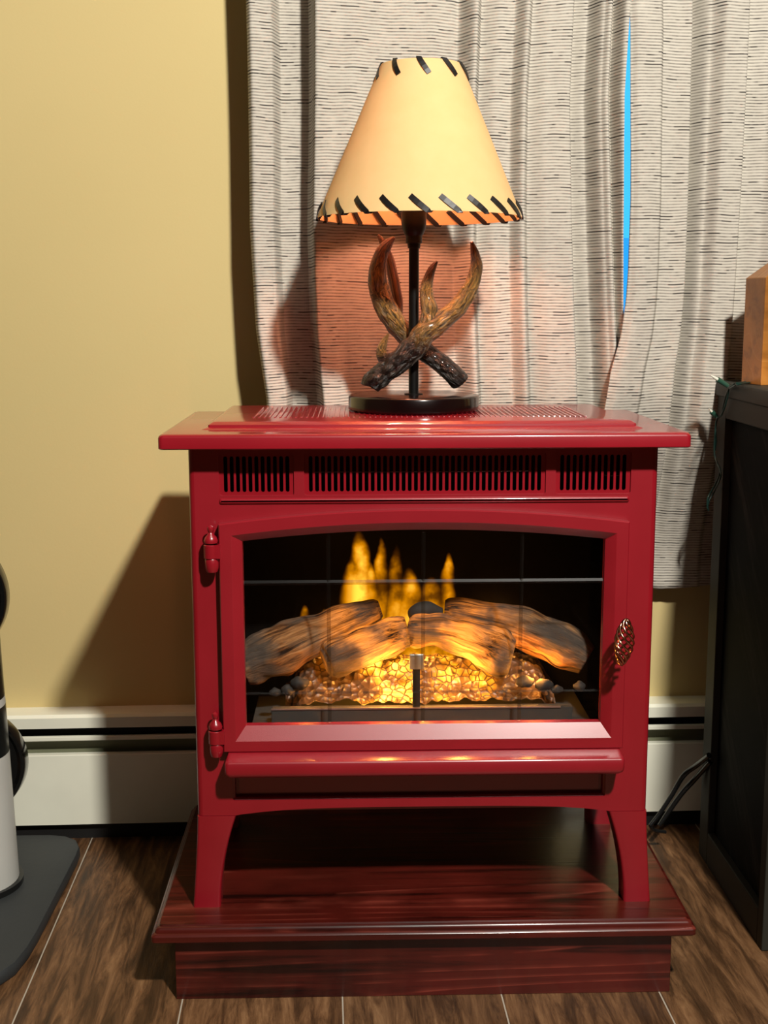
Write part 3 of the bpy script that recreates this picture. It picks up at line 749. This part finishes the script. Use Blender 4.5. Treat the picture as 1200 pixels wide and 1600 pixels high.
# string of lights
GREEN = plain('green_light_string_plastic', (.02, .07, .045), .4)
WIRE = plain('dark_green_wire', (.006, .028, .022), .4)
CLEAR = plain('clear_mini_bulb', (.75, .75, .65), .1)
sl = thing('string_light', 'dark green wire of mini string lights hanging over the corner of the black cabinet', 'string lights', at(1140, 600, CB))
F_ = CX-.004
def cpt(px, py):         # hanging just clear of the cabinet's side, or lying on its top
    v = at(px, py, CB-.03); d = FX+RX*((px-600)/FPX)-UX*((py-800)/FPX)
    if v.x > CX-.003: v = CAM+d*((CX-.003-CAM.x)/d.x)
    if v.z > CT-.004: v = CAM+d*((CT+.0022-CAM.z)/d.z)
    if v.y > CB-.004: v = at(px, py, CB-.004)
    return v
bm = bmesh.new()
def wire(pp, r=.0013): tube(bm, [cpt(*p) for p in pp], [r]*len(pp), 7, 5)
wire([(1139, 605), (1150, 599), (1166, 597), (1185, 594), (1203, 590)]); wire([(1140, 607), (1152, 601), (1170, 598), (1186, 597), (1203, 596)])
wire([(1139, 606), (1134, 620), (1130, 636), (1128, 648), (1122, 653), (1119, 660), (1117, 680), (1116, 705), (1120, 722), (1124, 730)])
wire([(1139, 606), (1136, 622), (1129, 645), (1120, 655), (1118, 672), (1119, 690), (1116, 710), (1121, 725), (1125, 735), (1120, 752), (1110, 770), (1106, 778), (1105, 790), (1107, 798)], .0013)
wire([(1124, 730), (1126, 745), (1116, 768), (1108, 782), (1105, 794)], .0013)
obj('wire', bm, WIRE, sl, smooth=60)
for (a, b) in (((1139, 604), (1121, 593)), ((1121, 652), (1112, 643))):
    A_ = cpt(*a)+Vector((-.003, -.004, .001)); B_ = at(*b, A_.y-.002); d = B_-A_
    bm = bmesh.new(); tube(bm, [A_, A_+d*.5, B_], [.0034, .0036, .0040], 12, 3); s_ = obj('bulb_socket', bm, GREEN, sl, smooth=50)
    bm = bmesh.new(); tube(bm, [B_, B_+d*.3, B_+d*.65], [.0022, .0020, .0004], 10, 4); obj('mini_bulb', bm, CLEAR, sl, smooth=60)
# power cords
bm = bmesh.new()
tube(bm, [at(1108, 1180, .30), at(1088, 1196, .34), at(1068, 1212, .36), at(1048, 1245, .355), at(1030, 1272, .35), at(1016, 1290, .345)], [.0042, .0042, .0040, .0035, .0032, .003], 10, 6)
tube(bm, [at(1110, 1190, .31), at(1085, 1218, .35), at(1065, 1240, .36), at(1045, 1268, .36), at(1030, 1290, .355)], [.0042, .0042, .0040, .0038, .003], 10, 6)
tube(bm, [at(1016, 1290, .345), at(1022, 1297, .35), at(1040, 1300, .355)], [.003, .003, .003], 8, 5)
tag(obj('power_cord', bm, plain('glossy_black_rubber', (.008, .008, .008), .2), None, smooth=60), 'black power cord looping down beside the stove in front of the heater', 'cord')

# ------------------------------------------------------------------ column and discs on the left edge
vs = thing('floor_stand', 'white and black upright column on a dark slate base at the left edge', 'stand', (-.60, .2, 0))
SLATE = plain('dark_slate_base', (.030, .034, .036), .6, .5, 70)
bm = bmesh.new()
ol = [(-.70, .405), (-.56, .405), (-.535, .400), (-.515, .385), (-.505, .36), (-.503, .33), (-.5035, .2), (-.5040, .10), (-.506, .06), (-.512, .02), (-.525, -.005), (-.545, -.018), (-.70, -.03), (-.9, -.03), (-.9, .405)]
loft(bm, [[(x*s+(1-s)*-.7, y*s+(1-s)*.2, z) for x, y in ol] for s, z in ((.99, 0), (1, .003), (1, .014), (.992, .018), (.97, .0195))]); obj('base', bm, SLATE, vs, smooth=45)
BX, BY = -.628, .235
COLW = plain('speckled_white_plastic', (.56, .56, .52), .4, .1, 500)
def colx(px, py): return at(px, py, BY).x
rC = .062
def cyl(name, py0, py1, e0, e1, mat, extra=0):
    bm = bmesh.new(); z0, z1 = at(e0, py0, BY).z, at(e1, py1, BY).z; x0, x1 = at(e0, py0, BY).x, at(e1, py1, BY).x
    n = 48
    L_ = [[(x-(rC+extra)+(rC+extra)*math.cos(2*PI*i/n), BY+(rC+extra)*math.sin(2*PI*i/n), z) for i in range(n)] for x, z in ((x0, z0), (x1, z1))]
    loft(bm, L_); return obj(name, bm, mat, vs, smooth=40)
cyl('foot_collar', 1422, 1372, 34, 35, plain('gloss_black_collar', (.01, .01, .01), .3), .003)
cyl('white_column', 1372, 1176, 28, 12.5, COLW)
cyl('black_band', 1176, 1102, 12.5, 6.5, plain('gloss_black_band', (.008, .010, .010), .25), .0003)
cyl('silver_ring', 1102, 1090, 6.5, 5, COLW, .0008)
cyl('upper_tube', 1090, 860, 5, -14, plain('gloss_black_tube', (.01, .009, .008), .25))
bm = bmesh.new(); zc = at(3, 1140, BY).z; xr = at(9.5, 1140, BY).x; rr = rC+.0012; L_ = []
for i in range(25):
    t = 2*PI*i/24; L_.append((math.radians(-26)+.30*math.cos(t), zc+.0145*math.sin(t)))
vs_ = [bm.verts.new((xr-rC+rr*math.cos(a_-.25), BY+rr*math.sin(a_-.25), z_)) for a_, z_ in L_[:-1]]; bm.faces.new(vs_)
ob_ = obj('white_label', bm, COLW, vs); sd = ob_.modifiers.new('thickness', 'SOLIDIFY'); sd.thickness = .0006
GB = M('gloss_black_disc', (.006, .006, .006), .18, coat=.5).m
for nm, px, py, r in (('disc', -44, 1190, 91), ('disc', -92, 931, 108)):
    c0 = at(px, py, BY+.075); k = r*.00088
    bm = bmesh.new(); lathe(bm, [(k*.3, -.006), (k*.86, -.008), (k*.93, -.013), (k*.985, -.013), (k, -.010), (k, .010), (k*.985, .013), (k*.9, .013), (k*.3, .01)], (c0.x, c0.y, c0.z), 80, 'Y')
    obj(nm, bm, GB, vs, smooth=35)
